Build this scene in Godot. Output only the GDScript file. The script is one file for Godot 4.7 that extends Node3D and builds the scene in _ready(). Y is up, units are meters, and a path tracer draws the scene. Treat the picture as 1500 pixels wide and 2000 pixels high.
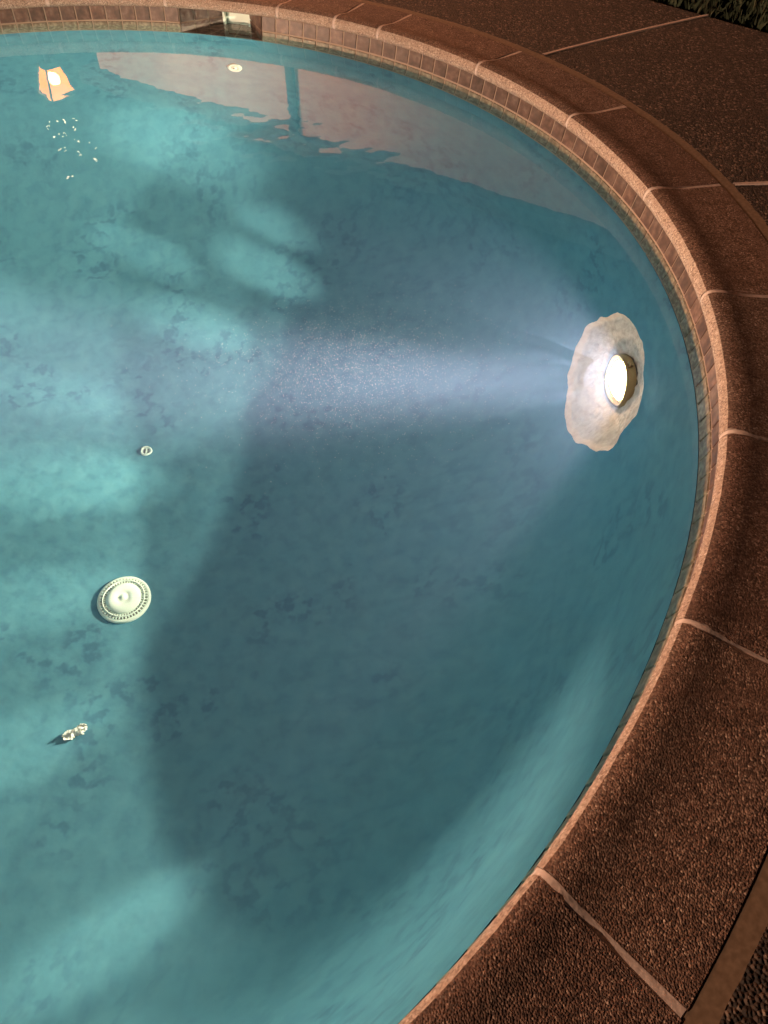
extends Node3D

# Round pool at night. Metres, y up, water level y = 0.
const CX := -1.543
const CZ := -2.232
const R := 2.567
const LEAN := 0.21
const TILE := 0.082

var rng := RandomNumberGenerator.new()
var counts := {}
var M := {}
var prof: Array = []          # pool shell profile, Vector2(radius, y), from the tile edge to the middle of the floor

# ---------------------------------------------------------------- helpers
func lin(r: float, g: float, b: float) -> Color:
	return Color(r, g, b).linear_to_srgb()

func numbered(called: String) -> String:
	var n: int = counts.get(called, 0)
	counts[called] = n + 1
	return called if n == 0 else "%s_%03d" % [called, n]

# the pool is not quite round: it opens a little on the near side
func bulge(deg: float) -> float:
	var d := wrapf(deg, -180.0, 180.0)
	if d > -28.0:
		return 0.0
	return 0.052 * smoothstep(-28.0, -62.0, d) * smoothstep(-178.0, -120.0, d)

func pt(deg: float, r: float, y: float) -> Vector3:
	var a := deg_to_rad(deg)
	r += bulge(deg) * clampf(r / R, 0.0, 1.1)
	return Vector3(CX + r * cos(a), y, CZ - r * sin(a))

func outward(deg: float) -> Vector3:
	var a := deg_to_rad(deg)
	return Vector3(cos(a), 0, -sin(a))

func tri(st: SurfaceTool, a: Vector3, b: Vector3, c: Vector3, ref: Vector3) -> void:
	if (c - a).cross(b - a).dot(ref) < 0.0:
		var t := b
		b = c
		c = t
	st.add_vertex(a)
	st.add_vertex(b)
	st.add_vertex(c)

func quad(st: SurfaceTool, a: Vector3, b: Vector3, c: Vector3, d: Vector3, ref: Vector3) -> void:
	tri(st, a, b, c, ref)
	tri(st, a, c, d, ref)

func start(smooth := -1) -> SurfaceTool:
	var st := SurfaceTool.new()
	st.begin(Mesh.PRIMITIVE_TRIANGLES)
	st.set_smooth_group(smooth)
	return st

func finish(st: SurfaceTool) -> ArrayMesh:
	st.generate_normals()
	st.index()
	return st.commit()

func put(called: String, mesh: Mesh, m: Material, parent: Node = self) -> MeshInstance3D:
	var o := MeshInstance3D.new()
	o.name = numbered(called) if parent == self else called
	o.mesh = mesh
	o.material_override = m
	parent.add_child(o, true)
	return o

func thing(called: String, label: String, category: String, at := Vector3.ZERO, group := "") -> Node3D:
	var o := Node3D.new()
	o.name = numbered(called)
	add_child(o)
	o.position = at
	o.set_meta("label", label)
	o.set_meta("category", category)
	if group:
		o.set_meta("group", group)
	return o

func struct(o: Node3D) -> Node3D:
	o.set_meta("kind", "structure")
	return o

func box(st: SurfaceTool, lo: Vector3, hi: Vector3, t := Transform3D()) -> void:
	var c := []
	for i in 8:
		c.append(t * Vector3(hi.x if i & 1 else lo.x, hi.y if i & 2 else lo.y, hi.z if i & 4 else lo.z))
	for f in [[0, 1, 3, 2], [4, 5, 7, 6], [0, 1, 5, 4], [2, 3, 7, 6], [0, 2, 6, 4], [1, 3, 7, 5]]:
		var mid: Vector3 = (c[f[0]] + c[f[1]] + c[f[2]] + c[f[3]]) / 4.0
		quad(st, c[f[0]], c[f[1]], c[f[2]], c[f[3]], mid - t * ((lo + hi) / 2.0))

# lathe round the local z axis: points Vector2(radius, z)
func lathe(points: Array, n := 40, smooth := 0, around := TAU) -> ArrayMesh:
	var st := start(smooth)
	for k in points.size() - 1:
		var p: Vector2 = points[k]
		var q: Vector2 = points[k + 1]
		var side := Vector2(q.y - p.y, -(q.x - p.x))   # (radial, z) of the normal, to the right of the walk
		for i in n:
			var a := around * i / n
			var b := around * (i + 1) / n
			var m := (a + b) / 2.0
			var ref := Vector3(side.x * cos(m), side.x * sin(m), side.y)
			var p0 := Vector3(p.x * cos(a), p.x * sin(a), p.y)
			var p1 := Vector3(p.x * cos(b), p.x * sin(b), p.y)
			var q0 := Vector3(q.x * cos(a), q.x * sin(a), q.y)
			var q1 := Vector3(q.x * cos(b), q.x * sin(b), q.y)
			if p.x > 1e-6:
				tri(st, p0, p1, q0, ref)
			if q.x > 1e-6:
				tri(st, p1, q1, q0, ref)
	return finish(st)

func tube(st: SurfaceTool, path: Array, radius: float, n := 8) -> void:
	for k in path.size() - 1:
		var a: Vector3 = path[k]
		var b: Vector3 = path[k + 1]
		var d := (b - a).normalized()
		var u := d.cross(Vector3.UP if absf(d.y) < 0.9 else Vector3.RIGHT).normalized()
		var v := d.cross(u)
		for i in n:
			var s0 := u * cos(TAU * i / n) + v * sin(TAU * i / n)
			var s1 := u * cos(TAU * (i + 1) / n) + v * sin(TAU * (i + 1) / n)
			quad(st, a + s0 * radius, a + s1 * radius, b + s1 * radius, b + s0 * radius, s0 + s1)
			tri(st, a, a + s0 * radius, a + s1 * radius, -d)
			tri(st, b, b + s0 * radius, b + s1 * radius, d)

# ---------------------------------------------------------------- textures and materials
func noise(kind: int, freq: float, octaves: int, s: int) -> FastNoiseLite:
	var f := FastNoiseLite.new()
	f.noise_type = kind
	f.frequency = freq
	f.fractal_octaves = octaves
	f.fractal_type = FastNoiseLite.FRACTAL_FBM if octaves > 1 else FastNoiseLite.FRACTAL_NONE
	f.seed = s
	return f

func pebbles(freq: float, s: int, what: int) -> FastNoiseLite:
	var f := noise(FastNoiseLite.TYPE_CELLULAR, freq, 1, s)
	f.cellular_jitter = 1.0
	f.cellular_return_type = what
	f.domain_warp_enabled = true
	f.domain_warp_amplitude = 4.0
	f.domain_warp_frequency = freq * 1.2
	return f

func ramp(stops: Array) -> Gradient:
	var g := Gradient.new()
	var at := PackedFloat32Array()
	var c := PackedColorArray()
	for s in stops:
		at.append(s[0])
		c.append(s[1])
	g.offsets = at
	g.colors = c
	return g

func ntex(f: FastNoiseLite, size: int, g: Gradient = null) -> NoiseTexture2D:
	var t := NoiseTexture2D.new()
	t.width = size
	t.height = size
	t.seamless = true
	t.seamless_blend_skirt = 0.15
	t.noise = f
	t.color_ramp = g
	return t

func mat(called: String, c: Color, rough := 0.8, metal := 0.0) -> StandardMaterial3D:
	var m := StandardMaterial3D.new()
	m.resource_name = called
	m.albedo_color = c
	m.roughness = rough
	m.metallic = metal
	return m

func world_tex(m: StandardMaterial3D, scale: float) -> void:
	m.uv1_triplanar = true
	m.uv1_world_triplanar = true
	m.uv1_scale = Vector3.ONE * scale

func stain_texture() -> ImageTexture:
	var n := 1024
	var broad := noise(FastNoiseLite.TYPE_SIMPLEX, 0.0065, 3, 51)
	var fine := noise(FastNoiseLite.TYPE_SIMPLEX, 0.045, 4, 52)
	var im := Image.create(n, n, false, Image.FORMAT_RGB8)
	for y in n:
		for x in n:
			# fold at the borders so that it repeats without a seam
			var u := absf(x - n / 2.0)
			var v := absf(y - n / 2.0)
			var k := smoothstep(0.05, 0.5, broad.get_noise_2d(u, v + 300.0)) * smoothstep(-0.1, 0.5, fine.get_noise_2d(x, y))
			k = maxf(k, 0.3 * smoothstep(-0.1, 0.6, fine.get_noise_2d(y + 700.0, x)))
			im.set_pixel(x, y, Color(1.0 - 0.22 * k, 1.0 - 0.20 * k, 1.0 - 0.15 * k))
	return ImageTexture.create_from_image(im)

func materials() -> void:
	# pigmented pool plaster, mottled
	var p := mat("pool plaster", Color.WHITE, 0.75)
	p.albedo_texture = ntex(noise(FastNoiseLite.TYPE_SIMPLEX, 0.010, 6, 3), 1024, ramp([[0.0, lin(0.072, 0.235, 0.315)], [0.5, lin(0.083, 0.26, 0.34)], [1.0, lin(0.10, 0.29, 0.365)]]))
	p.heightmap_enabled = true
	p.heightmap_texture = ntex(noise(FastNoiseLite.TYPE_SIMPLEX, 0.02, 5, 8), 512)
	p.heightmap_scale = 0.2
	world_tex(p, 0.7)
	# settled stains: patches of fine dark mottle
	p.detail_enabled = true
	p.detail_uv_layer = BaseMaterial3D.DETAIL_UV_2
	p.detail_blend_mode = BaseMaterial3D.BLEND_MODE_MUL
	p.uv2_triplanar = true
	p.uv2_world_triplanar = true
	p.uv2_scale = Vector3.ONE * 0.23
	p.detail_albedo = stain_texture()
	M.plaster = p
	# cream patching plaster round the light
	var n := mat("niche plaster", Color.WHITE, 0.8)
	n.albedo_texture = ntex(noise(FastNoiseLite.TYPE_SIMPLEX, 0.02, 5, 5), 512, ramp([[0.0, lin(0.54, 0.41, 0.31)], [0.45, lin(0.68, 0.54, 0.43)], [1.0, lin(0.80, 0.67, 0.55)]]))
	n.heightmap_enabled = true
	n.heightmap_texture = ntex(noise(FastNoiseLite.TYPE_SIMPLEX, 0.03, 5, 6), 512)
	n.heightmap_scale = 0.35
	world_tex(n, 2.0)
	M.niche = n
	# coping: precast stone with a sandy face
	var c := mat("coping stone", Color.WHITE, 0.85)
	c.albedo_texture = ntex(pebbles(0.125, 11, FastNoiseLite.RETURN_CELL_VALUE), 1024, ramp([[0.0, lin(0.05, 0.027, 0.019)], [0.3, lin(0.11, 0.058, 0.04)], [0.55, lin(0.18, 0.098, 0.068)], [0.8, lin(0.25, 0.145, 0.102)], [0.95, lin(0.36, 0.235, 0.17)], [1.0, lin(0.58, 0.42, 0.32)]]))
	c.heightmap_enabled = true
	c.heightmap_texture = ntex(pebbles(0.125, 11, FastNoiseLite.RETURN_DISTANCE), 1024, ramp([[0.0, Color.WHITE], [1.0, Color.BLACK]]))
	c.heightmap_scale = 0.24
	world_tex(c, 2.0)
	c.detail_enabled = true
	c.detail_uv_layer = BaseMaterial3D.DETAIL_UV_1
	c.detail_blend_mode = BaseMaterial3D.BLEND_MODE_MUL
	c.detail_albedo = ntex(noise(FastNoiseLite.TYPE_SIMPLEX, 0.012, 4, 13), 512, ramp([[0.0, Color(0.8, 0.76, 0.72)], [0.5, Color.WHITE], [1.0, Color.WHITE]]))
	M.coping = c
	M.stones = [c]
	for tint in [Color(0.90, 0.88, 0.88), Color(0.96, 0.98, 1.0)]:
		var v: StandardMaterial3D = c.duplicate()
		v.albedo_color = tint
		v.uv1_offset = Vector3(tint.r * 7.0, 0.3, tint.b * 5.0)
		M.stones.append(v)
	# its rounded edge, worn smoother; light on its face also put into the paler colour
	var e := mat("worn and lit stone edge", Color.WHITE, 0.8)
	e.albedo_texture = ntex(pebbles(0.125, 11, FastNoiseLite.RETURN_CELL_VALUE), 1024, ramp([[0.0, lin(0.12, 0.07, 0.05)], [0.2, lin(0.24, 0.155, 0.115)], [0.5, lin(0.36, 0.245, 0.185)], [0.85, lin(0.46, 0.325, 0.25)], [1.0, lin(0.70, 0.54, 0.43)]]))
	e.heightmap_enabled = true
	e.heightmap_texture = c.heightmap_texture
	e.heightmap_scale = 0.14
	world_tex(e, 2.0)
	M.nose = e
	var mo := mat("mortar", Color.WHITE, 0.9)
	mo.albedo_texture = ntex(noise(FastNoiseLite.TYPE_SIMPLEX, 0.03, 4, 15), 512, ramp([[0.0, lin(0.46, 0.34, 0.29)], [1.0, lin(0.74, 0.58, 0.50)]]))
	mo.heightmap_enabled = true
	mo.heightmap_texture = ntex(noise(FastNoiseLite.TYPE_SIMPLEX, 0.05, 4, 16), 512)
	mo.heightmap_scale = 0.04
	world_tex(mo, 3.0)
	M.mortar = mo
	var sd := mat("sand joint", Color.WHITE, 0.95)
	sd.albedo_texture = ntex(noise(FastNoiseLite.TYPE_SIMPLEX, 0.03, 4, 17), 512, ramp([[0.0, lin(0.16, 0.10, 0.06)], [1.0, lin(0.27, 0.175, 0.11)]]))
	world_tex(sd, 3.0)
	M.sand = sd
	# exposed aggregate deck
	var d := mat("deck aggregate", Color.WHITE, 0.9)
	d.albedo_texture = ntex(pebbles(0.075, 31, FastNoiseLite.RETURN_CELL_VALUE), 1024, ramp([[0.0, lin(0.012, 0.008, 0.006)], [0.4, lin(0.03, 0.018, 0.012)], [0.7, lin(0.065, 0.039, 0.028)], [0.92, lin(0.12, 0.078, 0.056)], [1.0, lin(0.30, 0.21, 0.155)]]))
	d.heightmap_enabled = true
	d.heightmap_texture = ntex(pebbles(0.075, 31, FastNoiseLite.RETURN_DISTANCE), 1024, ramp([[0.0, Color.WHITE], [1.0, Color.BLACK]]))
	d.heightmap_scale = 0.7
	world_tex(d, 1.6)
	M.deck = d
	# slate-look waterline tile, four tones
	M.tile = []
	for k in 6:
		var t := mat("waterline tile", Color.WHITE, 0.5)
		var f: float = [0.7, 0.85, 1.0, 1.25, 1.0, 1.0][k]
		t.albedo_texture = ntex(noise(FastNoiseLite.TYPE_SIMPLEX, 0.018, 5, 41 + k), 256, ramp([[0.0, lin(0.05 * f, 0.028 * f, 0.02 * f)], [0.5, lin(0.125 * f, 0.066 * f, 0.046 * f)], [0.75, lin(0.18 * f, 0.105 * f, 0.076 * f)], [1.0, lin(0.25 * f, 0.175 * f, 0.14 * f)]]))
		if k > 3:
			# lower course: lamp light under water put into a paler colour
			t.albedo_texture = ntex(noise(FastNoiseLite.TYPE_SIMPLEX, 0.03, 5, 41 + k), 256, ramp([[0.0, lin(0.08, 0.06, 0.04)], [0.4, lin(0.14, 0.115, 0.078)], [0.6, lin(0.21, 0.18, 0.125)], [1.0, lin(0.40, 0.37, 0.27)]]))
		world_tex(t, 4.0)
		M.tile.append(t)
	M.grout = mat("grout", lin(0.34, 0.25, 0.19), 0.9)
	# water
	var w := mat("water", Color(0.90, 0.975, 0.985, 0.0), 0.0)
	w.transparency = BaseMaterial3D.TRANSPARENCY_ALPHA
	w.refraction_enabled = true
	w.refraction_scale = 0.0333
	M.water = w
	M.white_plastic = mat("white plastic", lin(0.76, 0.87, 0.78), 0.45)
	M.dark = mat("grey plastic and opening shade", lin(0.16, 0.16, 0.15), 0.7)  # dark tone also paints the shade inside small openings and the throat
	M.steel = mat("bronze ring", lin(0.45, 0.32, 0.17), 0.3, 1.0)
	M.black_metal = mat("black metal", lin(0.02, 0.018, 0.016), 0.45)
	M.scrap = mat("pale scrap", lin(0.88, 0.89, 0.82), 0.7)
	M.stucco = mat("stucco", lin(0.85, 0.53, 0.38), 0.9)
	M.roof = mat("roof", lin(0.06, 0.05, 0.045), 0.9)
	M.soil = mat("soil", lin(0.05, 0.038, 0.028), 1.0)
	M.blade = mat("grass blade", lin(0.028, 0.038, 0.016), 0.9)
	M.speck = mat("floating speck", lin(0.9, 0.9, 0.9), 0.4)

# ---------------------------------------------------------------- pool profile
func make_profile() -> void:
	var p: Array = [Vector2(2.553, -0.066), Vector2(2.5035, -0.30), Vector2(2.44, -0.60), Vector2(2.31, -0.95), Vector2(2.07, -1.27), Vector2(1.6, -1.50), Vector2(1.0, -1.605), Vector2(0.5, -1.635), Vector2(0.0, -1.64)]
	for pass_ in 3:
		var q: Array = [p[0]]
		for i in p.size() - 1:
			q.append(p[i].lerp(p[i + 1], 0.25))
			q.append(p[i].lerp(p[i + 1], 0.75))
		q.append(p[p.size() - 1])
		p = q
	prof = p

func wall_r(y: float) -> float:
	if y > prof[0].y:
		return R + y * tan(LEAN)
	for i in prof.size() - 1:
		if y <= prof[i].y and y >= prof[i + 1].y and prof[i].y != prof[i + 1].y:
			return lerpf(prof[i].x, prof[i + 1].x, (y - prof[i].y) / (prof[i + 1].y - prof[i].y))
	return 0.0

func floor_y(r: float) -> float:
	for i in prof.size() - 1:
		if r <= prof[i].x and r >= prof[i + 1].x and prof[i].x != prof[i + 1].x:
			return lerpf(prof[i].y, prof[i + 1].y, (r - prof[i].x) / (prof[i + 1].x - prof[i].x))
	return -1.64

func floor_at(x: float, z: float) -> float:
	return floor_y(Vector2(x - CX, z - CZ).length())

# ---------------------------------------------------------------- water height
func ripple(x: float, z: float) -> float:
	# small wind and return-jet ripples: strongest across the left and far half, nearly still under the lamp side
	var e := 0.06 + 0.94 * smoothstep(0.5, -0.8, x + 0.25 * (z + 3.0)) * smoothstep(-0.8, -1.8, z) * (0.03 + 0.97 * smoothstep(-3.95, -3.4, z))
	var wobble := 0.5 * sin(1.7 * x + 2.3 * z) + 0.5 * sin(2.9 * x - 1.3 * z + 1.0)
	var h := 0.0
	h += 0.00050 * sin(9.0 * x + 31.0 * z + 1.2 * wobble)
	h += 0.00040 * sin(-14.0 * x + 39.0 * z + 2.0 + 1.5 * wobble)
	h += 0.00022 * sin(27.0 * x + 58.0 * z + 0.7 + 1.9 * wobble)
	h += 0.00016 * sin(-41.0 * x + 70.0 * z + 4.1)
	h += 0.00010 * sin(66.0 * x + 96.0 * z + 2.6 - wobble)
	h += 0.00120 * sin(3.1 * x + 8.7 * z + wobble)
	# ripples thrown back by the near wall
	var r := Vector2(x - CX, z - CZ).length()
	if r > R - 0.9 and x > -1.6 and z > -2.4:
		h += 0.0011 * smoothstep(R - 0.9, R - 0.1, r) * smoothstep(-2.4, -1.5, z) * (sin(46.0 * r + 2.0 * wobble) + 0.5 * sin(79.0 * r + 7.0 * x - 3.0 * z)) / e
	return 0.42 * h * e + 0.00012 * sin(5.0 * x - 4.0 * z)

func skimmer_water(x: float, z: float) -> bool:
	var a := rad_to_deg(atan2(-(z - CZ), x - CX))
	return a > 70.2 and a < 80.4 and Vector2(x - CX, z - CZ).length() < R + 0.135

func build_water() -> void:
	var step := 0.016
	var n := int(2.0 * (R + 0.16) / step) + 1
	var x0 := CX - R - 0.16
	var z0 := CZ - R - 0.16
	var id := PackedInt32Array()
	id.resize(n * n)
	id.fill(-1)
	var v := PackedVector3Array()
	var nn := PackedVector3Array()
	for j in n:
		for i in n:
			var x := x0 + i * step
			var z := z0 + j * step
			var d := Vector2(x - CX, z - CZ).length()
			if d < R + 0.002 + (bulge(rad_to_deg(atan2(-(z - CZ), x - CX))) if d > R - 0.01 else 0.0) or (d < R + 0.15 and skimmer_water(x, z)):
				id[j * n + i] = v.size()
				v.append(Vector3(x, ripple(x, z), z))
				var hx := (ripple(x + 0.002, z) - ripple(x - 0.002, z)) / 0.004
				var hz := (ripple(x, z + 0.002) - ripple(x, z - 0.002)) / 0.004
				nn.append(Vector3(-hx, 1, -hz).normalized())
	# every rim vertex is pushed into the tile line
	for j in range(1, n - 1):
		for i in range(1, n - 1):
			var q := id[j * n + i]
			if q < 0 or (id[j * n + i - 1] >= 0 and id[j * n + i + 1] >= 0 and id[(j - 1) * n + i] >= 0 and id[(j + 1) * n + i] >= 0 and id[(j - 1) * n + i - 1] >= 0 and id[(j + 1) * n + i + 1] >= 0 and id[(j - 1) * n + i + 1] >= 0 and id[(j + 1) * n + i - 1] >= 0):
				continue
			var a := rad_to_deg(atan2(-(v[q].z - CZ), v[q].x - CX))
			if a > 69.6 and a < 80.9:
				continue
			var w := pt(a, R + 0.010, v[q].y)
			v[q] = w
	var idx := PackedInt32Array()
	for j in n - 1:
		for i in n - 1:
			var a := id[j * n + i]
			var b := id[j * n + i + 1]
			var c := id[(j + 1) * n + i + 1]
			var d := id[(j + 1) * n + i]
			if a >= 0 and b >= 0 and c >= 0:
				idx.append_array([a, b, c])
			if a >= 0 and c >= 0 and d >= 0:
				idx.append_array([a, c, d])
			if a < 0 and b >= 0 and c >= 0 and d >= 0:
				idx.append_array([b, c, d])
			if c < 0 and a >= 0 and b >= 0 and d >= 0:
				idx.append_array([a, b, d])
	var arr := []
	arr.resize(Mesh.ARRAY_MAX)
	arr[Mesh.ARRAY_VERTEX] = v
	arr[Mesh.ARRAY_NORMAL] = nn
	arr[Mesh.ARRAY_INDEX] = idx
	var mesh := ArrayMesh.new()
	mesh.add_surface_from_arrays(Mesh.PRIMITIVE_TRIANGLES, arr)
	struct(put("pool_water", mesh, M.water))

# ---------------------------------------------------------------- pool shell, tiles, coping
const LAMP_DEG := 1.2
const LAMP_Y := -0.668

func build_shell() -> Node3D:
	var st := start(0)
	var step := 1.5
	for k in 240:
		var a := -180.0 + k * step
		var b := a + step
		for i in prof.size() - 1:
			var p: Vector2 = prof[i]
			var q: Vector2 = prof[i + 1]
			if a > -9.5 and b < 12.0 and q.y < -0.25 and p.y > -1.15:
				continue
			var ref := -outward((a + b) / 2.0) + Vector3.UP * 0.5
			var p0 := pt(a, p.x, p.y)
			var p1 := pt(b, p.x, p.y)
			var q0 := pt(a, q.x, q.y)
			var q1 := pt(b, q.x, q.y)
			tri(st, p0, p1, q0, ref)
			if q.x > 0.001:
				tri(st, p1, q1, q0, ref)
	var shell := put("pool_basin", finish(st), M.plaster)
	struct(shell)
	return shell

func build_niche(shell: Node3D) -> void:
	var jag := noise(FastNoiseLite.TYPE_SIMPLEX, 2.2, 3, 77)
	var rough := noise(FastNoiseLite.TYPE_SIMPLEX, 9.0, 4, 78)
	var n := 240
	var verts := []
	var nin := 26
	var nout := 12
	for k in n:
		var ang := TAU * k / n
		var cs := Vector2(cos(ang), sin(ang))
		var edge := 0.306 + 0.024 * jag.get_noise_2d(0.45 * cs.x, 0.45 * cs.y) + 0.004 * jag.get_noise_2d(1.6 * cs.x + 5.0, 1.6 * cs.y) + 0.001 * jag.get_noise_2d(5.0 * cs.x + 9.0, 5.0 * cs.y)
		for i in nin + nout + 1:
			var rho := 0.116
			var dlt := 0.002
			if i <= nin:
				var t := float(i) / nin
				rho = lerpf(0.116, edge, t)
				dlt = 0.012 + 0.040 * pow(1.0 - t, 0.9) + 0.005 * rough.get_noise_2d(rho * cs.x * 2.0, rho * cs.y * 2.0) * (1.0 - 0.6 * t)
				dlt = lerpf(0.0, dlt, smoothstep(0.0, 0.012, edge - rho)) - 0.006 * smoothstep(0.022, 0.004, edge - rho) * smoothstep(-0.001, 0.004, edge - rho)
			else:
				rho = lerpf(edge, 0.68, float(i - nin) / nout)
				dlt = 0.002 * smoothstep(0.0, 0.05, rho - edge)
			var y: float = LAMP_Y + rho * cs.y
			verts.append(pt(LAMP_DEG + rad_to_deg(rho * cs.x / wall_r(y)), wall_r(y) + dlt, y))
	var a := start(0)
	var b := start(0)
	var w := nin + nout + 1
	for k in n:
		var m := (k + 1) % n
		for i in nin + nout:
			if verts[k * w + i + 1].y > -0.07:
				continue
			quad(b if i < nin else a, verts[k * w + i], verts[m * w + i], verts[m * w + i + 1], verts[k * w + i + 1], -outward(LAMP_DEG))
	put("wall_patch", finish(a), M.plaster, shell)
	put("niche_plaster", finish(b), M.niche, shell)

func tile_mesh(tall: float) -> ArrayMesh:
	# local: x along the wall, y up the wall, z towards the water; bevelled face
	var st := start(-1)
	var w := 0.5 * (TILE - 0.0055)
	var h := 0.5 * tall
	var bev := 0.0022
	var d := 0.005
	var o := [Vector3(-w, -h, 0), Vector3(w, -h, 0), Vector3(w, h, 0), Vector3(-w, h, 0)]
	var f := [Vector3(-w + bev, -h + bev, d), Vector3(w - bev, -h + bev, d), Vector3(w - bev, h - bev, d), Vector3(-w + bev, h - bev, d)]
	quad(st, f[0], f[1], f[2], f[3], Vector3.BACK)
	for k in 4:
		var e := (k + 1) % 4
		quad(st, o[k], o[e], f[e], f[k], (o[k] + o[e]) * 4.0 + Vector3.BACK * 0.1)
	return finish(st)

func build_tiles(shell: Node3D) -> void:
	var band := start(0)
	for k in 240:
		var a := -180.0 + 1.5 * k
		if a >= 69.0 and a <= 79.5:
			continue
		quad(band, pt(a, wall_r(-0.07) + 0.003, -0.07), pt(a + 1.5, wall_r(-0.07) + 0.003, -0.07), pt(a + 1.5, wall_r(0.1) + 0.003, 0.1), pt(a, wall_r(0.1) + 0.003, 0.1), -outward(a + 0.75))
	for e in [[67.5, 69.9], [80.6, 82.0]]:
		if e[0] < 70.0:
			quad(band, pt(69.0, wall_r(-0.07) + 0.003, -0.07), pt(e[1], wall_r(-0.07) + 0.003, -0.07), pt(e[1], wall_r(0.1) + 0.003, 0.1), pt(69.0, wall_r(0.1) + 0.003, 0.1), -outward(e[0]))
		else:
			quad(band, pt(e[0], wall_r(-0.07) + 0.003, -0.07), pt(81.0, wall_r(-0.07) + 0.003, -0.07), pt(81.0, wall_r(0.1) + 0.003, 0.1), pt(e[0], wall_r(0.1) + 0.003, 0.1), -outward(e[0]))
	put("grout", finish(band), M.grout, shell)
	var upper := tile_mesh(0.0715)
	var lower := tile_mesh(0.0775)
	var pitch := rad_to_deg(TILE / R)
	var rest := start(-1)
	for k in 197:
		var a := 69.9 - pitch * (k + 0.5)
		if k >= 97:
			a = 80.6 + pitch * (k - 97 + 0.5)
		if k >= 97 and a > 69.9 + 360.0 - 97.0 * pitch - 0.4 * pitch:
			break
		for row in 2:
			var y := 0.0578 if row == 0 else -0.0215
			var up := Vector3(0, cos(LEAN), 0) + outward(a) * sin(LEAN)
			var z := Vector3.UP * sin(LEAN) - outward(a) * cos(LEAN)
			var x := up.cross(z)
			var bas := Basis(x, up, z) * Basis.from_euler(Vector3(rng.randfn(0, 0.006), rng.randfn(0, 0.008), rng.randfn(0, 0.004)))
			var t := Transform3D(bas, pt(a, wall_r(y), y) + outward(a) * (0.0035 + rng.randf() * 0.0008))
			var seen := a > -66.0 and a < 112.0
			var tone: int = [0, 0, 1, 1, 1, 2, 2, 3][rng.randi() % 8]
			if seen:
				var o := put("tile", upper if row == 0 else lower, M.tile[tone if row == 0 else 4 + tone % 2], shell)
				o.transform = t
			else:
				rest.append_from(upper if row == 0 else lower, 0, t)
	var r := put("tile_course", rest.commit(), M.tile[1], shell)
	r.set_meta("kind", "stuff")

var coping_profile: Array = [Vector2(0.06, 0.086), Vector2(0.014, 0.088), Vector2(0.004, 0.093), Vector2(-0.002, 0.103), Vector2(-0.003, 0.116), Vector2(0.001, 0.129), Vector2(0.010, 0.141), Vector2(0.023, 0.1465), Vector2(0.040, 0.148), Vector2(0.057, 0.1472), Vector2(0.073, 0.1445), Vector2(0.090, 0.141), Vector2(0.110, 0.138), Vector2(0.14, 0.1345), Vector2(0.20, 0.133), Vector2(0.302, 0.131), Vector2(0.310, 0.126), Vector2(0.312, 0.06)]
const NOSE := 6

func sweep(a0: float, a1: float, inset: float, n: int, wob: float, s: int, first := 0, last := 99, jit := 0.0) -> ArrayMesh:
	var st := start(0)
	var f := noise(FastNoiseLite.TYPE_SIMPLEX, 3.0, 3, s)
	var pr: Array = coping_profile
	for k in n:
		var a := lerpf(a0, a1, float(k) / n)
		var b := lerpf(a0, a1, float(k + 1) / n)
		for i in range(first, mini(last, pr.size() - 1)):
			var p: Vector2 = pr[i]
			var q: Vector2 = pr[i + 1]
			var nor := Vector2(-(q.y - p.y), q.x - p.x).normalized()
			st.set_smooth_group(1 if i < pr.size() - 3 else 2 + i)
			var c := []
			for e in [[a, p], [b, p], [b, q], [a, q]]:
				var w: Vector2 = e[1]
				var side := Vector2(w.x - 0.16, w.y - 0.10).normalized()
				var turn := 0.0
				if jit > 0.0 and (e[0] == a0 or e[0] == a1):
					turn = jit * f.get_noise_2d(w.x * 22.0 + e[0], w.y * 30.0 + 40.0)
				var off := wob * f.get_noise_2d(e[0] * 0.25, w.x * 12.0 + w.y * 20.0) - inset
				c.append(pt(e[0] + turn, R + w.x + side.x * off, w.y + side.y * off))
			quad(st, c[0], c[1], c[2], c[3], outward((a + b) / 2.0) * nor.x + Vector3.UP * nor.y)
	st.set_smooth_group(-1)
	for e in [a0, a1]:
		var mid := pt(e, R + 0.16, 0.09)
		for i in range(first, mini(last, pr.size() - 1)):
			var dir := outward(e + 90.0) * (1.0 if e == a1 else -1.0)
			tri(st, mid, pt(e, R + pr[i].x, pr[i].y), pt(e, R + pr[i + 1].x, pr[i + 1].y), dir)
	return finish(st)

func build_coping() -> void:
	var root := Node3D.new()
	root.name = "pool_coping"
	add_child(root)
	struct(root)
	var joints := [-45.7, -31.5, -17.2, -3.0, 11.3, 25.5, 39.8, 54.0, 60.0, 67.6, 82.0, 96.3, 110.5]
	var a := 124.7
	while a < 300.0:
		joints.append(a)
		a += 14.24
	joints.append(314.3)
	for k in joints.size() - 1:
		var a0: float = joints[k]
		var a1: float = joints[k + 1]
		var gap := rad_to_deg(0.0085 / R)
		var n := maxi(4, int((a1 - a0) / 1.2))
		var stone := put("coping_stone", sweep(a0 + gap, a1 - gap, 0.0, n, 0.0014, 200 + k, NOSE, 99, 0.14), M.stones[k * 7 % 3], root)
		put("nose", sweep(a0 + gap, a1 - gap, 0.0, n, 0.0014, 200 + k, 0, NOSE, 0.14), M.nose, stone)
		put("mortar_joint", sweep(a0 - 2.2 * gap, a0 + 2.2 * gap, 0.0022, 4, 0.0022, 300 + k), M.mortar, root)

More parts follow.
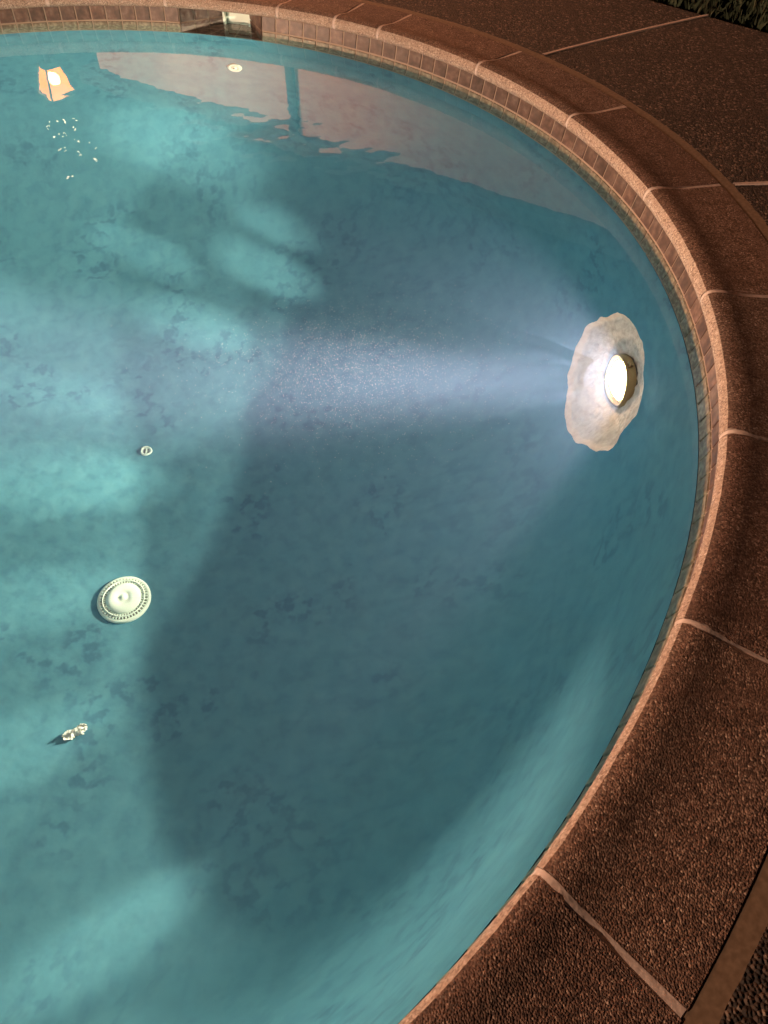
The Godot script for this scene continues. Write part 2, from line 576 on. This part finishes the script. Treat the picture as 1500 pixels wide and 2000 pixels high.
# ---------------------------------------------------------------- deck and ground
func deck_reach(deg: float) -> float:
	# straight far edge of the paving towards the planting
	var d := outward(deg)
	var p := Vector3(1.449, 0, -4.769)
	var q := Vector3(1.937, 0, -4.346)
	var e := q - p
	var nor := Vector3(-e.z, 0, e.x).normalized()
	if nor.dot(p - Vector3(CX, 0, CZ)) < 0:
		nor = -nor
	var far := R + 3.6
	var k := nor.dot(d)
	if k > 0.05:
		far = minf(far, nor.dot(p - Vector3(CX, 0, CZ)) / k)
	return far

func build_deck() -> void:
	var root := Node3D.new()
	root.name = "pool_deck"
	add_child(root)
	struct(root)
	var f := noise(FastNoiseLite.TYPE_SIMPLEX, 0.9, 4, 91)
	var sand := start(0)
	for k in 480:
		var a := 0.75 * k
		var b := a + 0.75
		quad(sand, pt(a, R + 0.29, 0.1292), pt(b, R + 0.29, 0.1292), pt(b, R + 0.40, 0.1292), pt(a, R + 0.40, 0.1292), Vector3.UP)
	put("sand_joint", finish(sand), M.sand, root)
	var joints := [-73.0, -46.5 + 27.0 * 0.0 - 0.0, -17.5, 11.2, 37.9, 66.0, 94.0, 122.0, 150.0, 178.0, 206.0, 234.0, 262.0, 287.0]
	joints.remove_at(1)
	for k in joints.size() - 1:
		var a0: float = joints[k]
		var a1: float = joints[k + 1]
		var st := start(-1)
		var n := int((a1 - a0) / 0.5)
		for i in n:
			var t0 := float(i) / n
			var t1 := float(i + 1) / n
			var c := []
			for e in [[t0, 0], [t1, 0], [t1, 1], [t0, 1]]:
				var w: float = lerpf(a0, a1, e[0])
				var inner := R + 0.348 + 0.004 * f.get_noise_1d(w * 3.0)
				var r := inner
				if e[1] == 1:
					r = deck_reach(w)
				# joints lean a little off the radius; half a joint is left free on both sides
				var lean_deg := -2.4 * (r - R - 0.34) / 1.1
				var free := rad_to_deg(0.006 / r) * (1.0 if e[0] < 0.5 else -1.0) * (1.0 if e[0] == 0.0 or e[0] == 1.0 else 0.0)
				c.append(pt(w + lean_deg + free, r, 0.130))
			quad(st, c[0], c[1], c[2], c[3], Vector3.UP)
			quad(st, c[0], c[1], c[1] + Vector3.DOWN * 0.08, c[0] + Vector3.DOWN * 0.08, -outward(lerpf(a0, a1, t0)))
			quad(st, c[2], c[3], c[3] + Vector3.DOWN * 0.08, c[2] + Vector3.DOWN * 0.08, outward(lerpf(a0, a1, t0)))
		put("deck_slab", finish(st), M.deck, root)
		var js := start(-1)
		var r0 := R + 0.352
		var far := deck_reach(a0 - 2.0) - 0.01
		for i in 8:
			var ra := lerpf(r0, far, i / 8.0)
			var rb := lerpf(r0, far, (i + 1) / 8.0)
			var la := a0 - 2.4 * (ra - R - 0.34) / 1.1
			var lb := a0 - 2.4 * (rb - R - 0.34) / 1.1
			var ha := rad_to_deg(0.0075 / ra)
			var hb := rad_to_deg(0.0075 / rb)
			quad(js, pt(la - ha, ra, 0.134), pt(la + ha, ra, 0.134), pt(lb + hb, rb, 0.134), pt(lb - hb, rb, 0.134), Vector3.UP)
			quad(js, pt(la - ha, ra, 0.134), pt(lb - hb, rb, 0.134), pt(lb - hb, rb, 0.06), pt(la - ha, ra, 0.06), -outward(la + 90.0))
			quad(js, pt(la + ha, ra, 0.134), pt(lb + hb, rb, 0.134), pt(lb + hb, rb, 0.06), pt(la + ha, ra, 0.06), outward(la + 90.0))
		put("deck_joint", finish(js), M.mortar, root)
	# earth all round
	var g := start(0)
	var radii := [R + 0.30, R + 1.0, R + 2.5, R + 5.0, R + 10.0, R + 25.0, R + 60.0]
	for k in 72:
		for i in radii.size() - 1:
			quad(g, pt(5.0 * k, radii[i], 0.05), pt(5.0 * k + 5.0, radii[i], 0.05), pt(5.0 * k + 5.0, radii[i + 1], 0.05), pt(5.0 * k, radii[i + 1], 0.05), Vector3.UP)
	struct(put("ground", finish(g), M.soil))
	# grass beyond the deck
	var st := start(-1)
	tri(st, Vector3(-0.003, 0, 0), Vector3(0.003, 0, 0), Vector3(0.004, 0.07, 0.012), Vector3.BACK)
	tri(st, Vector3(0.003, 0, 0), Vector3(0.004, 0.07, 0.012), Vector3(0.012, 0.11, 0.04), Vector3.BACK)
	var blade := finish(st)
	blade.surface_set_material(0, M.blade)
	var where := []
	for i in 26000:
		var x := rng.randf_range(0.6, 4.2)
		var z := rng.randf_range(-7.2, -3.6)
		var a := rad_to_deg(atan2(-(z - CZ), x - CX))
		var r := Vector2(x - CX, z - CZ).length()
		if r > deck_reach(a) + 0.01 and r < R + 3.3 or r > deck_reach(a) + 0.01 and deck_reach(a) < R + 3.0:
			where.append(Transform3D(Basis(Vector3.UP, rng.randf() * TAU).rotated(Vector3.RIGHT, rng.randfn(0, 0.25)).scaled(Vector3.ONE * rng.randf_range(0.6, 1.4)), Vector3(x, 0.05, z)))
	var mm := MultiMesh.new()
	mm.transform_format = MultiMesh.TRANSFORM_3D
	mm.mesh = blade
	mm.instance_count = where.size()
	for i in where.size():
		mm.set_instance_transform(i, where[i])
	var o := MultiMeshInstance3D.new()
	o.name = "grass"
	o.multimesh = mm
	add_child(o)
	o.set_meta("kind", "stuff")
	o.set_meta("label", "dark grass growing beyond the far edge of the deck")
	o.set_meta("category", "grass")

# ---------------------------------------------------------------- pool light
func build_pool_light() -> void:
	var n := -outward(LAMP_DEG) * cos(LEAN) + Vector3.UP * sin(LEAN)
	var up := Vector3.UP * cos(LEAN) + outward(LAMP_DEG) * sin(LEAN)
	var root := thing("pool_light", "lit round underwater light set in a cream plaster recess in the pool wall", "pool light", pt(LAMP_DEG, wall_r(LAMP_Y) + 0.052, LAMP_Y))
	root.basis = Basis(up.cross(n), up, n)
	var ring := [Vector2(0.124, -0.004)]
	for k in 9:
		var a := PI * k / 8.0
		ring.append(Vector2(0.1165 + 0.006 * cos(a), 0.020 + 0.006 * sin(a)))
	ring.append(Vector2(0.110, 0.0))
	put("face_ring", lathe(ring, 56), M.steel, root)
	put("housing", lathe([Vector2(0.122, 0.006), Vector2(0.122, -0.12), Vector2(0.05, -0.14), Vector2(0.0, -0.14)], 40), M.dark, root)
	var glow := mat("lamp glow", lin(0.8, 0.75, 0.65), 0.3)
	glow.emission_enabled = true
	glow.emission = lin(1.0, 0.62, 0.26)
	glow.emission_energy_multiplier = 16.0
	var dome := []
	for k in 9:
		var a := PI / 2.0 * k / 8.0
		dome.append(Vector2(0.096 * cos(a), 0.002 + 0.036 * sin(a)))
	dome.push_front(Vector2(0.03, -0.065))     # the envelope behind the lens
	dome.push_front(Vector2(0.0, -0.07))
	var lens := put("lens", lathe(dome, 48), glow, root)
	# moulded flutes round the lens edge
	for k in 26:
		var a := TAU * k / 26.0
		var st := start(-1)
		box(st, Vector3(0.088, -0.006, 0.0), Vector3(0.099, 0.006, 0.012), Transform3D(Basis(Vector3.BACK, a), Vector3.ZERO))
		put("flute", finish(st), M.steel, lens)
	var clamp_ := start(-1)
	box(clamp_, Vector3(-0.012, 0.118, 0.006), Vector3(0.012, 0.136, 0.018))
	put("clamp", finish(clamp_), M.steel, root)
	# flood, core beam, an added near-wall fill and the lobes of the moulded lens: half angle, energy, blend, degrees up, degrees sideways, size
	# (the last number: how far in front of the lens plane)
	var lights := [[40.9, 6.2, 0.06, 12.0, -20.0, 0.010, -0.05], [62.2, 6.2, 0.04, 32.0, -5.0, 0.010, -0.05], [75.6, 15.0, 0.03, 50.0, 7.5, 0.010, -0.05], [14.0, 500.0, 1.0, 2.0, 0.0, 0.115, 0.03], [20.0, 13.0, 1.0, 7.0, 59.0, 0.010, 0.046]]  # the last one is an added fill to brighten the near wall
	for q in [[-46.0, -8.0, 4.0, 22.0], [-47.0, -17.0, 2.2, 22.0], [-41.0, -21.0, 2.6, 20.0], [-34.0, -17.0, 2.0, 18.0], [-28.0, -22.0, 2.6, 20.0], [-20.0, -14.0, 3.0, 20.0], [-13.0, -20.0, 2.0, 16.0], [-8.0, -13.0, 2.4, 20.0], [-2.0, -22.0, 3.0, 20.0], [6.0, -15.0, 2.4, 14.0], [12.0, -21.0, 2.6, 16.0], [19.0, -14.0, 2.6, 14.0], [26.0, -19.0, 2.4, 16.0], [35.0, -11.0, 3.0, 18.0], [44.0, -15.0, 2.4, 20.0], [49.0, -6.0, 3.6, 18.0]]:
		lights.append([q[2] * 1.7, q[3] * 1.05, 1.0, q[1], q[0], 0.010, -0.05])
	var spill := OmniLight3D.new()
	spill.name = "spill"
	spill.light_color = lin(1.0, 0.64, 0.38)
	spill.light_energy = 0.055
	spill.omni_range = 8.0
	spill.omni_attenuation = 2.0
	spill.light_size = 0.01
	spill.shadow_enabled = true
	root.add_child(spill)
	spill.global_position = root.global_position + n * 0.055
	for s in lights:
		var l := SpotLight3D.new()
		l.name = "flood" if s[0] > 30.0 else "core_beam" if s[5] > 0.05 else "lobe_or_wall_fill"
		l.light_color = lin(1.0, 0.85, 0.59)
		l.light_energy = s[1]
		l.spot_angle = s[0]
		l.spot_angle_attenuation = s[2]
		l.spot_range = 12.0
		l.spot_attenuation = 2.0
		l.light_size = s[5]
		l.shadow_enabled = true
		root.add_child(l, true)
		l.global_position = root.global_position + n * s[6]
		var dir := -outward(LAMP_DEG + s[4]) * cos(deg_to_rad(s[3])) + Vector3.UP * sin(deg_to_rad(s[3]))
		l.look_at(l.global_position + dir, Vector3.UP)

# ---------------------------------------------------------------- fittings on the floor and wall
func normal_at(x: float, z: float) -> Vector3:
	var e := 0.05
	return Vector3(-(floor_at(x + e, z) - floor_at(x - e, z)) / (2 * e), 1, -(floor_at(x, z + e) - floor_at(x, z - e)) / (2 * e)).normalized()

func lay(root: Node3D, x: float, z: float, turn := 0.0) -> void:
	# local z is the floor's normal
	var n := normal_at(x, z)
	var ux := Vector3(1, 0, 0)
	ux = (ux - n * ux.dot(n)).normalized()
	root.transform = Transform3D(Basis(ux, n.cross(ux), n).rotated(n, turn), Vector3(x, floor_at(x, z), z))

func build_fittings() -> void:
	var d := thing("floor_drain", "round white slotted main drain cover on the pool floor", "drain")
	lay(d, -1.07, -1.73)
	put("base_ring", lathe([Vector2(0.108, 0.0), Vector2(0.108, 0.008), Vector2(0.103, 0.012), Vector2(0.095, 0.012), Vector2(0.092, 0.004)], 60), M.white_plastic, d)
	put("sump", lathe([Vector2(0.092, 0.005), Vector2(0.0, 0.003)], 40), M.dark, d)  # shade under the slats put into a grey disc
	for k in 44:
		var st := start(-1)
		box(st, Vector3(0.066, -0.0028, 0.006), Vector3(0.096, 0.0028, 0.016), Transform3D(Basis(Vector3.BACK, TAU * k / 44.0), Vector3.ZERO))
		put("slat", finish(st), M.white_plastic, d)
	var cap := [Vector2(0.0705, 0.008), Vector2(0.0705, 0.018), Vector2(0.067, 0.023), Vector2(0.055, 0.027), Vector2(0.03, 0.029), Vector2(0.026, 0.0265), Vector2(0.012, 0.0265), Vector2(0.009, 0.030), Vector2(0.0, 0.030)]
	put("cap", lathe(cap, 48), M.white_plastic, d)
	put("rim", lathe([Vector2(0.086, 0.014), Vector2(0.086, 0.019), Vector2(0.081, 0.019), Vector2(0.081, 0.014)], 60), M.white_plastic, d)

	var h := thing("relief_valve", "small white round relief valve with a slotted face on the pool floor", "valve")
	lay(h, -1.11, -2.50, 0.1)
	put("rim", lathe([Vector2(0.027, 0.0), Vector2(0.027, 0.008), Vector2(0.024, 0.010), Vector2(0.019, 0.010), Vector2(0.018, 0.004), Vector2(0.0, 0.004)], 32), M.white_plastic, h)
	for s in [-1, 1]:
		var st := start(-1)
		box(st, Vector3(s * 0.0075 - 0.0028, -0.013, 0.0042), Vector3(s * 0.0075 + 0.0028, 0.013, 0.0052))
		put("slot", finish(st), M.dark, h)  # shade of the slot opening, painted as a grey strip
	var bar := start(-1)
	box(bar, Vector3(-0.003, -0.016, 0.004), Vector3(0.003, 0.016, 0.010))
	put("bar", finish(bar), M.white_plastic, h)

	# a crumpled scrap: two pinched lobes
	var s := thing("paper_scrap", "small pale crumpled scrap lying on the pool floor", "scrap")
	lay(s, -1.13, -1.16, 0.55)
	var f := noise(FastNoiseLite.TYPE_SIMPLEX, 22.0, 3, 61)
	var st2 := start(0)
	var nx := 22
	var ny := 12
	var grid := []
	for j in ny + 1:
		for i in nx + 1:
			var u := -1.0 + 2.0 * i / nx
			var v := -1.0 + 2.0 * j / ny
			var wide := (0.016 + 0.010 * pow(absf(u), 0.8) + (0.004 if u > 0.2 else 0.0)) * sqrt(maxf(0.0, 1.05 - u * u))
			var x := 0.044 * u + 0.004 * f.get_noise_2d(u, v * 0.6)
			var y := wide * v + 0.006 * f.get_noise_2d(u + 9.0, v)
			grid.append(Vector3(x, y, 0.010 + 0.006 * cos(v * 3.0 + u * 2.0) + 0.008 * f.get_noise_2d(u * 0.5, v * 0.5 + 4.0)))
	for j in ny:
		for i in nx:
			var q := j * (nx + 1) + i
			quad(st2, grid[q], grid[q + 1], grid[q + nx + 2], grid[q + nx + 1], Vector3.BACK)
	put("sheet", finish(st2), M.scrap, s)

	# return inlet on the far wall
	var deg := 73.2
	var y := -0.40
	var rt := thing("return_inlet", "white round return inlet on the far pool wall below the skimmer", "inlet", pt(deg, wall_r(y), y))
	var n := -outward(deg) * cos(LEAN) + Vector3.UP * sin(LEAN)
	var up := Vector3.UP * cos(LEAN) + outward(deg) * sin(LEAN)
	rt.basis = Basis(up.cross(n), up, n)
	put("flange", lathe([Vector2(0.043, 0.0), Vector2(0.043, 0.006), Vector2(0.038, 0.011), Vector2(0.024, 0.013), Vector2(0.022, 0.009), Vector2(0.018, 0.009)], 36), M.white_plastic, rt)
	put("eyeball", lathe([Vector2(0.019, 0.006), Vector2(0.016, 0.013), Vector2(0.010, 0.017), Vector2(0.007, 0.017)], 28), M.white_plastic, rt)
	put("orifice", lathe([Vector2(0.0075, 0.0165), Vector2(0.0, 0.0165)], 20), M.dark, rt)  # grey disc painted for the shade inside the hole

func build_skimmer(shell: Node3D) -> void:
	var root := thing("pool_skimmer", "white plastic skimmer mouth recessed in the brown tile line under the coping", "skimmer")
	var aa := [80.6, 0.004]
	var bb := [76.35, 0.15]
	var cc := [72.85, 0.15]
	var dd := [69.9, 0.004]
	var at := func(q: Array, y: float) -> Vector3: return pt(q[0], R + q[1] + (y * tan(LEAN) if q[1] < 0.05 else 0.0), y)
	# shelf under the mouth, four stones with joints
	var cuts := [0.0, 0.34, 0.67, 1.0]
	for k in 3:
		for r in 2:
			var st := start(-1)
			var g := 0.012
			var u0: float = cuts[k] + g
			var u1: float = cuts[k + 1] - g
			var v0 := 0.5 * r + 0.02
			var v1 := 0.5 * r + 0.48
			var c := []
			for e in [[u0, v0], [u1, v0], [u1, v1], [u0, v1]]:
				var front: Vector3 = at.call(aa, -0.058).lerp(at.call(dd, -0.058), e[0])
				var back: Vector3 = at.call(bb, -0.058).lerp(at.call(cc, -0.058), e[0])
				c.append(front.lerp(back, e[1]))
			quad(st, c[0], c[1], c[2], c[3], Vector3.UP)
			for i in 4:
				quad(st, c[i], c[(i + 1) % 4], c[(i + 1) % 4] + Vector3.DOWN * 0.006, c[i] + Vector3.DOWN * 0.006, (c[i] + c[(i + 1) % 4]) / 2.0 - (c[0] + c[1] + c[2] + c[3]) / 4.0)
			put("shelf_tile", finish(st), M.tile[1 + (k + r) % 3], root)
	var bed := start(-1)
	quad(bed, at.call(aa, -0.0625), at.call(dd, -0.0625), at.call(cc, -0.0625), at.call(bb, -0.0625), Vector3.UP)
	# sliver between the straight mouth and the round wall
	for k in 8:
		var a0 := lerpf(69.0, 81.0, k / 8.0)
		var a1 := lerpf(69.0, 81.0, (k + 1) / 8.0)
		quad(bed, pt(a0, wall_r(-0.066), -0.066), pt(a1, wall_r(-0.066), -0.066), pt(a1, R + 0.16, -0.066), pt(a0, R + 0.16, -0.066), Vector3.UP)
	put("bed", finish(bed), M.grout, root)
	# tiled returns
	for side in 2:
		var p: Array = aa if side == 0 else dd
		var q: Array = bb if side == 0 else cc
		var back := start(-1)
		var run: Vector3 = at.call(q, 0.0) - at.call(p, 0.0)
		var ref := run.cross(Vector3.UP).normalized()
		if ref.dot(at.call([74.9, 0.06], 0.0) - at.call(p, 0.0)) < 0.0:
			ref = -ref
		quad(back, at.call(p, -0.065) - ref * 0.004, at.call(q, -0.065) - ref * 0.004, at.call(q, 0.1) - ref * 0.004, at.call(p, 0.1) - ref * 0.004, ref)
		put("return_grout", finish(back), M.grout, root)
		var parts_n := 3 if side == 0 else 2
		for k in parts_n:
			for row in 2:
				var y0 := 0.0225 if row == 0 else -0.060
				var y1 := 0.094 if row == 0 else 0.0165
				var st := start(-1)
				var c := []
				for e in [[(k + 0.04) / parts_n, y0], [(k + 0.96) / parts_n, y0], [(k + 0.96) / parts_n, y1], [(k + 0.04) / parts_n, y1]]:
					c.append(at.call(p, e[1]).lerp(at.call(q, e[1]), e[0]) + ref * 0.005)
				quad(st, c[0], c[1], c[2], c[3], ref)
				put("return_tile", finish(st), M.tile[(k + row + side) % 3], root)
	# plastic throat
	var bl: Vector3 = at.call(bb, 0.0)
	var cl: Vector3 = at.call(cc, 0.0)
	var x := (cl - bl).normalized()
	var zo := Vector3.UP.cross(x)
	if zo.dot(outward(74.6)) > 0:
		zo = -zo
	var tr := Transform3D(Basis(x, Vector3.UP, zo), bl)
	var w := bl.distance_to(cl)
	var fr := start(-1)
	box(fr, Vector3(0, -0.065, -0.02), Vector3(0.014, 0.094, 0.004), tr)
	box(fr, Vector3(w - 0.014, -0.065, -0.02), Vector3(w, 0.094, 0.004), tr)
	box(fr, Vector3(0.014, 0.078, -0.02), Vector3(w - 0.014, 0.094, 0.004), tr)
	put("throat_frame", finish(fr), M.white_plastic, root)
	var flap := start(-1)
	box(flap, Vector3(0.016, -0.065, -0.03), Vector3(w - 0.016, 0.07, -0.022), tr)
	put("weir_flap", finish(flap), M.white_plastic, root)
	var tank := start(-1)
	box(tank, Vector3(0.0, -0.065, -0.2), Vector3(w, 0.094, -0.19), tr)
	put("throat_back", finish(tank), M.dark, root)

# ---------------------------------------------------------------- things that the water mirrors, and the lamp that lights the deck
func lantern(root: Node3D, energy: float, glow_energy: float, warm: Color, size := 1.0) -> void:
	var pane := mat("lantern glass", Color(0.6, 0.25, 0.07, 0.55), 0.1)
	pane.transparency = BaseMaterial3D.TRANSPARENCY_ALPHA
	pane.emission_enabled = true
	pane.emission = lin(1.0, 0.30, 0.0)
	pane.emission_energy_multiplier = glow_energy * 0.35
	var filament := mat("lantern bulb glow", lin(0.9, 0.8, 0.6), 0.4)
	filament.emission_enabled = true
	filament.emission = lin(1.0, 0.66, 0.33)
	filament.emission_energy_multiplier = glow_energy * 2.0
	var lo := 0.085 * size
	var hi := 0.15 * size
	var y1 := 0.27 * size
	var cage := Node3D.new()
	for k in 4:
		var t := Transform3D(Basis(Vector3.UP, PI / 2.0 * k), Vector3.ZERO)
		var st := start(-1)
		quad(st, t * Vector3(-lo, 0.012, lo), t * Vector3(lo, 0.012, lo), t * Vector3(hi, y1, hi), t * Vector3(-hi, y1, hi), t.basis * Vector3.BACK)
		put("pane", finish(st), pane, root)
		var e := start(-1)
		tube(e, [t * Vector3(lo, 0.0, lo), t * Vector3(hi, y1, hi)], 0.011 * size, 6)
		put("corner_bar", finish(e), M.black_metal, root)
	cage.free()
	var cap := start(-1)
	for k in 4:
		var t := Transform3D(Basis(Vector3.UP, PI / 2.0 * k), Vector3.ZERO)
		var o := hi + 0.02 * size
		tri(cap, t * Vector3(-o, y1, o), t * Vector3(o, y1, o), Vector3(0, y1 + 0.085 * size, 0), t.basis * Vector3(0, 0.5, 1))
	box(cap, Vector3(-hi, y1 - 0.004, -hi), Vector3(hi, y1 + 0.002, hi))
	put("cap", finish(cap), M.black_metal, root)
	var fin := start(0)
	tube(fin, [Vector3(0, y1 + 0.07 * size, 0), Vector3(0, y1 + 0.13 * size, 0)], 0.012 * size, 8)
	put("finial", finish(fin), M.black_metal, root)
	var bot := start(-1)
	box(bot, Vector3(-lo - 0.01, -0.02, -lo - 0.01), Vector3(lo + 0.01, 0.008, lo + 0.01))
	put("base", finish(bot), M.black_metal, root)
	var bulb := put("bulb", lathe([Vector2(0.0, -0.10), Vector2(0.045, -0.07), Vector2(0.06, 0.0), Vector2(0.045, 0.06), Vector2(0.0, 0.09)], 16), filament, root)
	bulb.position = Vector3(0, 0.14 * size, 0)
	var l := OmniLight3D.new()
	l.name = "glow"
	l.light_color = warm
	l.light_energy = energy
	l.omni_range = 40.0
	l.omni_attenuation = 2.0
	l.light_size = 0.04
	l.shadow_enabled = true
	root.add_child(l)
	l.position = bulb.position

func build_surroundings() -> void:
	# house across the garden: pale stucco wall, eave at 3.2 m
	var a := Vector3(-4.3, 0.05, -12.6)
	var b := Vector3(5.0, 0.05, -6.6)
	var x := (b - a).normalized()
	var back := x.cross(Vector3.UP)
	if back.dot(Vector3(0, 0, -1)) < 0:
		back = -back
	var h := thing("house", "pale peach stucco house mirrored in the far side of the water", "house", a)
	var tr := Transform3D(Basis(x, Vector3.UP, -back), Vector3.ZERO)
	var len := a.distance_to(b)
	var st := start(-1)
	box(st, Vector3(0, 0, -4.0), Vector3(len, 3.15, 0), tr)
	put("wall", finish(st), M.stucco, h)
	st = start(-1)
	box(st, Vector3(-0.3, 3.15, -4.3), Vector3(len + 0.3, 3.33, 0.18), tr)
	put("eave", finish(st), M.roof, h)
	st = start(-1)
	var r0 := tr * Vector3(-0.3, 3.33, 0.18)
	var r1 := tr * Vector3(len + 0.3, 3.33, 0.18)
	var r2 := tr * Vector3(len - 1.0, 4.7, -2.0)
	var r3 := tr * Vector3(1.0, 4.7, -2.0)
	quad(st, r0, r1, r2, r3, Vector3.UP)
	quad(st, tr * Vector3(-0.3, 3.33, -4.3), tr * Vector3(len + 0.3, 3.33, -4.3), r2, r3, Vector3.UP)
	tri(st, r0, r3, tr * Vector3(-0.3, 3.33, -4.3), -x)
	tri(st, r1, r2, tr * Vector3(len + 0.3, 3.33, -4.3), x)
	put("roof", finish(st), M.roof, h)
	st = start(-1)
	var sx := (Vector3(-1.176, 0, -10.59) - Vector3(a.x, 0, a.z)).length()
	box(st, Vector3(sx - 0.05, 0, 0.01), Vector3(sx + 0.05, 3.15, 0.08), tr)
	put("post", finish(st), M.black_metal, h)

	# post lantern between the house and the pool
	var p := thing("post_lantern", "lit four-sided glass lantern on a black post across the pool", "lantern", Vector3(-3.70, 0.05, -9.22))
	st = start(0)
	tube(st, [Vector3(0, -1.82, 0), Vector3(0, -0.01, 0)], 0.035, 10)
	put("post", finish(st), M.black_metal, p)
	st = start(0)
	tube(st, [Vector3(0, -1.82, 0), Vector3(0, -1.74, 0)], 0.09, 12)
	put("foot", finish(st), M.black_metal, p)
	p.position.y = 1.87
	p.rotation.y = 0.75
	lantern(p, 54.0, 34.0, lin(1.0, 0.45, 0.23))

	# string of small bulbs above it
	var g := thing("string_light", "string of tiny warm bulbs hung above the post lantern", "string light", Vector3(0, 0, 0))
	var spots := [Vector3(-5.2, 3.05, -9.7), Vector3(-3.96, 2.60, -9.29), Vector3(-3.82, 2.56, -9.24), Vector3(-3.73, 2.52, -9.22), Vector3(-3.58, 2.46, -9.17), Vector3(-3.46, 2.78, -9.13), Vector3(-3.65, 2.71, -9.19), Vector3(-3.85, 2.92, -9.25), Vector3(-3.92, 2.94, -9.28), Vector3(-5.2, 3.3, -9.7)]
	st = start(0)
	tube(st, spots, 0.004, 5)
	put("cable", finish(st), M.black_metal, g)
	var tiny := mat("small bulb glow", lin(0.8, 0.7, 0.5), 0.4)
	tiny.emission_enabled = true
	tiny.emission = lin(1.0, 0.72, 0.45)
	tiny.emission_energy_multiplier = 55.0
	var drop := lathe([Vector2(0.0, -0.016), Vector2(0.008, -0.008), Vector2(0.010, 0.0), Vector2(0.005, 0.012), Vector2(0.0, 0.015)], 10)
	for k in range(1, spots.size() - 1):
		var o := put("bulb", drop, tiny, g)
		o.position = spots[k]
	st = start(0)
	tube(st, [Vector3(-5.2, 0.05, -9.7), Vector3(-5.2, 3.4, -9.7)], 0.03, 8)
	put("pole", finish(st), M.black_metal, g)

	# second post lantern, out of the picture to the left: it lights the coping and the deck
	var wl := thing("post_lantern", "lit four-sided lantern on a low black post beside the deck", "lantern", Vector3(-7.55, 1.85, 1.9))
	wl.rotation.y = 1.83
	st = start(0)
	tube(st, [Vector3(0, -1.80, 0), Vector3(0, -0.01, 0)], 0.035, 10)
	put("post", finish(st), M.black_metal, wl)
	st = start(0)
	tube(st, [Vector3(0, -1.80, 0), Vector3(0, -1.72, 0)], 0.09, 12)
	put("foot", finish(st), M.black_metal, wl)
	lantern(wl, 370.0, 30.0, lin(1.0, 0.64, 0.43), 1.1)

func build_specks() -> void:
	# fine bubbles and dust drifting in the beam
	var ball := SphereMesh.new()
	ball.radius = 1.0
	ball.height = 2.0
	ball.radial_segments = 6
	ball.rings = 3
	ball.material = M.speck
	var mm := MultiMesh.new()
	mm.transform_format = MultiMesh.TRANSFORM_3D
	mm.mesh = ball
	var n := 5200
	mm.instance_count = n
	for i in n:
		var s := rng.randf_range(0.0003, 0.0008)
		var p := Vector3(rng.randfn(-0.10, 0.26), rng.randfn(-0.50, 0.10), rng.randfn(-2.22, 0.17))
		p.y = clampf(p.y, -0.9, -0.05)
		var b := Basis.from_euler(Vector3(rng.randf() * TAU, rng.randf() * TAU, rng.randf() * TAU)).scaled_local(Vector3(s, s, s * rng.randf_range(1.0, 3.0)))
		mm.set_instance_transform(i, Transform3D(b, p))
	var o := MultiMeshInstance3D.new()
	o.name = "floating_specks"
	o.multimesh = mm
	add_child(o)
	o.set_meta("kind", "stuff")
	o.set_meta("label", "fine bright specks drifting in the light beam under water")
	o.set_meta("category", "specks")

# ---------------------------------------------------------------- scene
func _ready() -> void:
	rng.seed = 7
	var cam := Camera3D.new()
	cam.name = "camera"
	add_child(cam)
	cam.position = Vector3(0, 1.6, 0)
	cam.rotation = Vector3(deg_to_rad(-50.74), 0, 0)
	cam.fov = 67.2
	cam.near = 0.05
	cam.far = 200.0
	cam.current = true

	var env := Environment.new()
	env.background_mode = Environment.BG_SKY
	var sky := ProceduralSkyMaterial.new()
	sky.sky_top_color = lin(0.0012, 0.0018, 0.0035)
	sky.sky_horizon_color = lin(0.006, 0.005, 0.006)
	sky.ground_horizon_color = lin(0.004, 0.003, 0.003)
	sky.ground_bottom_color = lin(0.002, 0.002, 0.002)
	env.sky = Sky.new()
	env.sky.sky_material = sky
	env.tonemap_mode = Environment.TONE_MAPPER_LINEAR
	env.tonemap_exposure = 0.72
	env.sdfgi_enabled = true
	env.ssao_enabled = true
	env.ssil_enabled = true
	env.volumetric_fog_enabled = true
	env.volumetric_fog_density = 0.0
	var we := WorldEnvironment.new()
	we.name = "environment"
	we.environment = env
	add_child(we)

	materials()
	make_profile()
	var shell := build_shell()
	build_niche(shell)
	build_tiles(shell)
	build_coping()
	build_deck()
	build_water()
	# the water itself: faintly cloudy, blue
	var fog := FogVolume.new()
	fog.name = "water_body"
	fog.shape = RenderingServer.FOG_VOLUME_SHAPE_BOX
	fog.size = Vector3(2.0 * R + 1.2, 1.76, 2.0 * R + 1.2)
	fog.position = Vector3(CX, -0.008 - 0.88, CZ)
	var fm := FogMaterial.new()
	fm.density = 0.023
	fm.albedo = lin(0.40, 0.49, 0.97)
	fog.material = fm
	add_child(fog)
	struct(fog)

	build_pool_light()
	build_fittings()
	build_skimmer(shell)
	build_surroundings()
	build_specks()
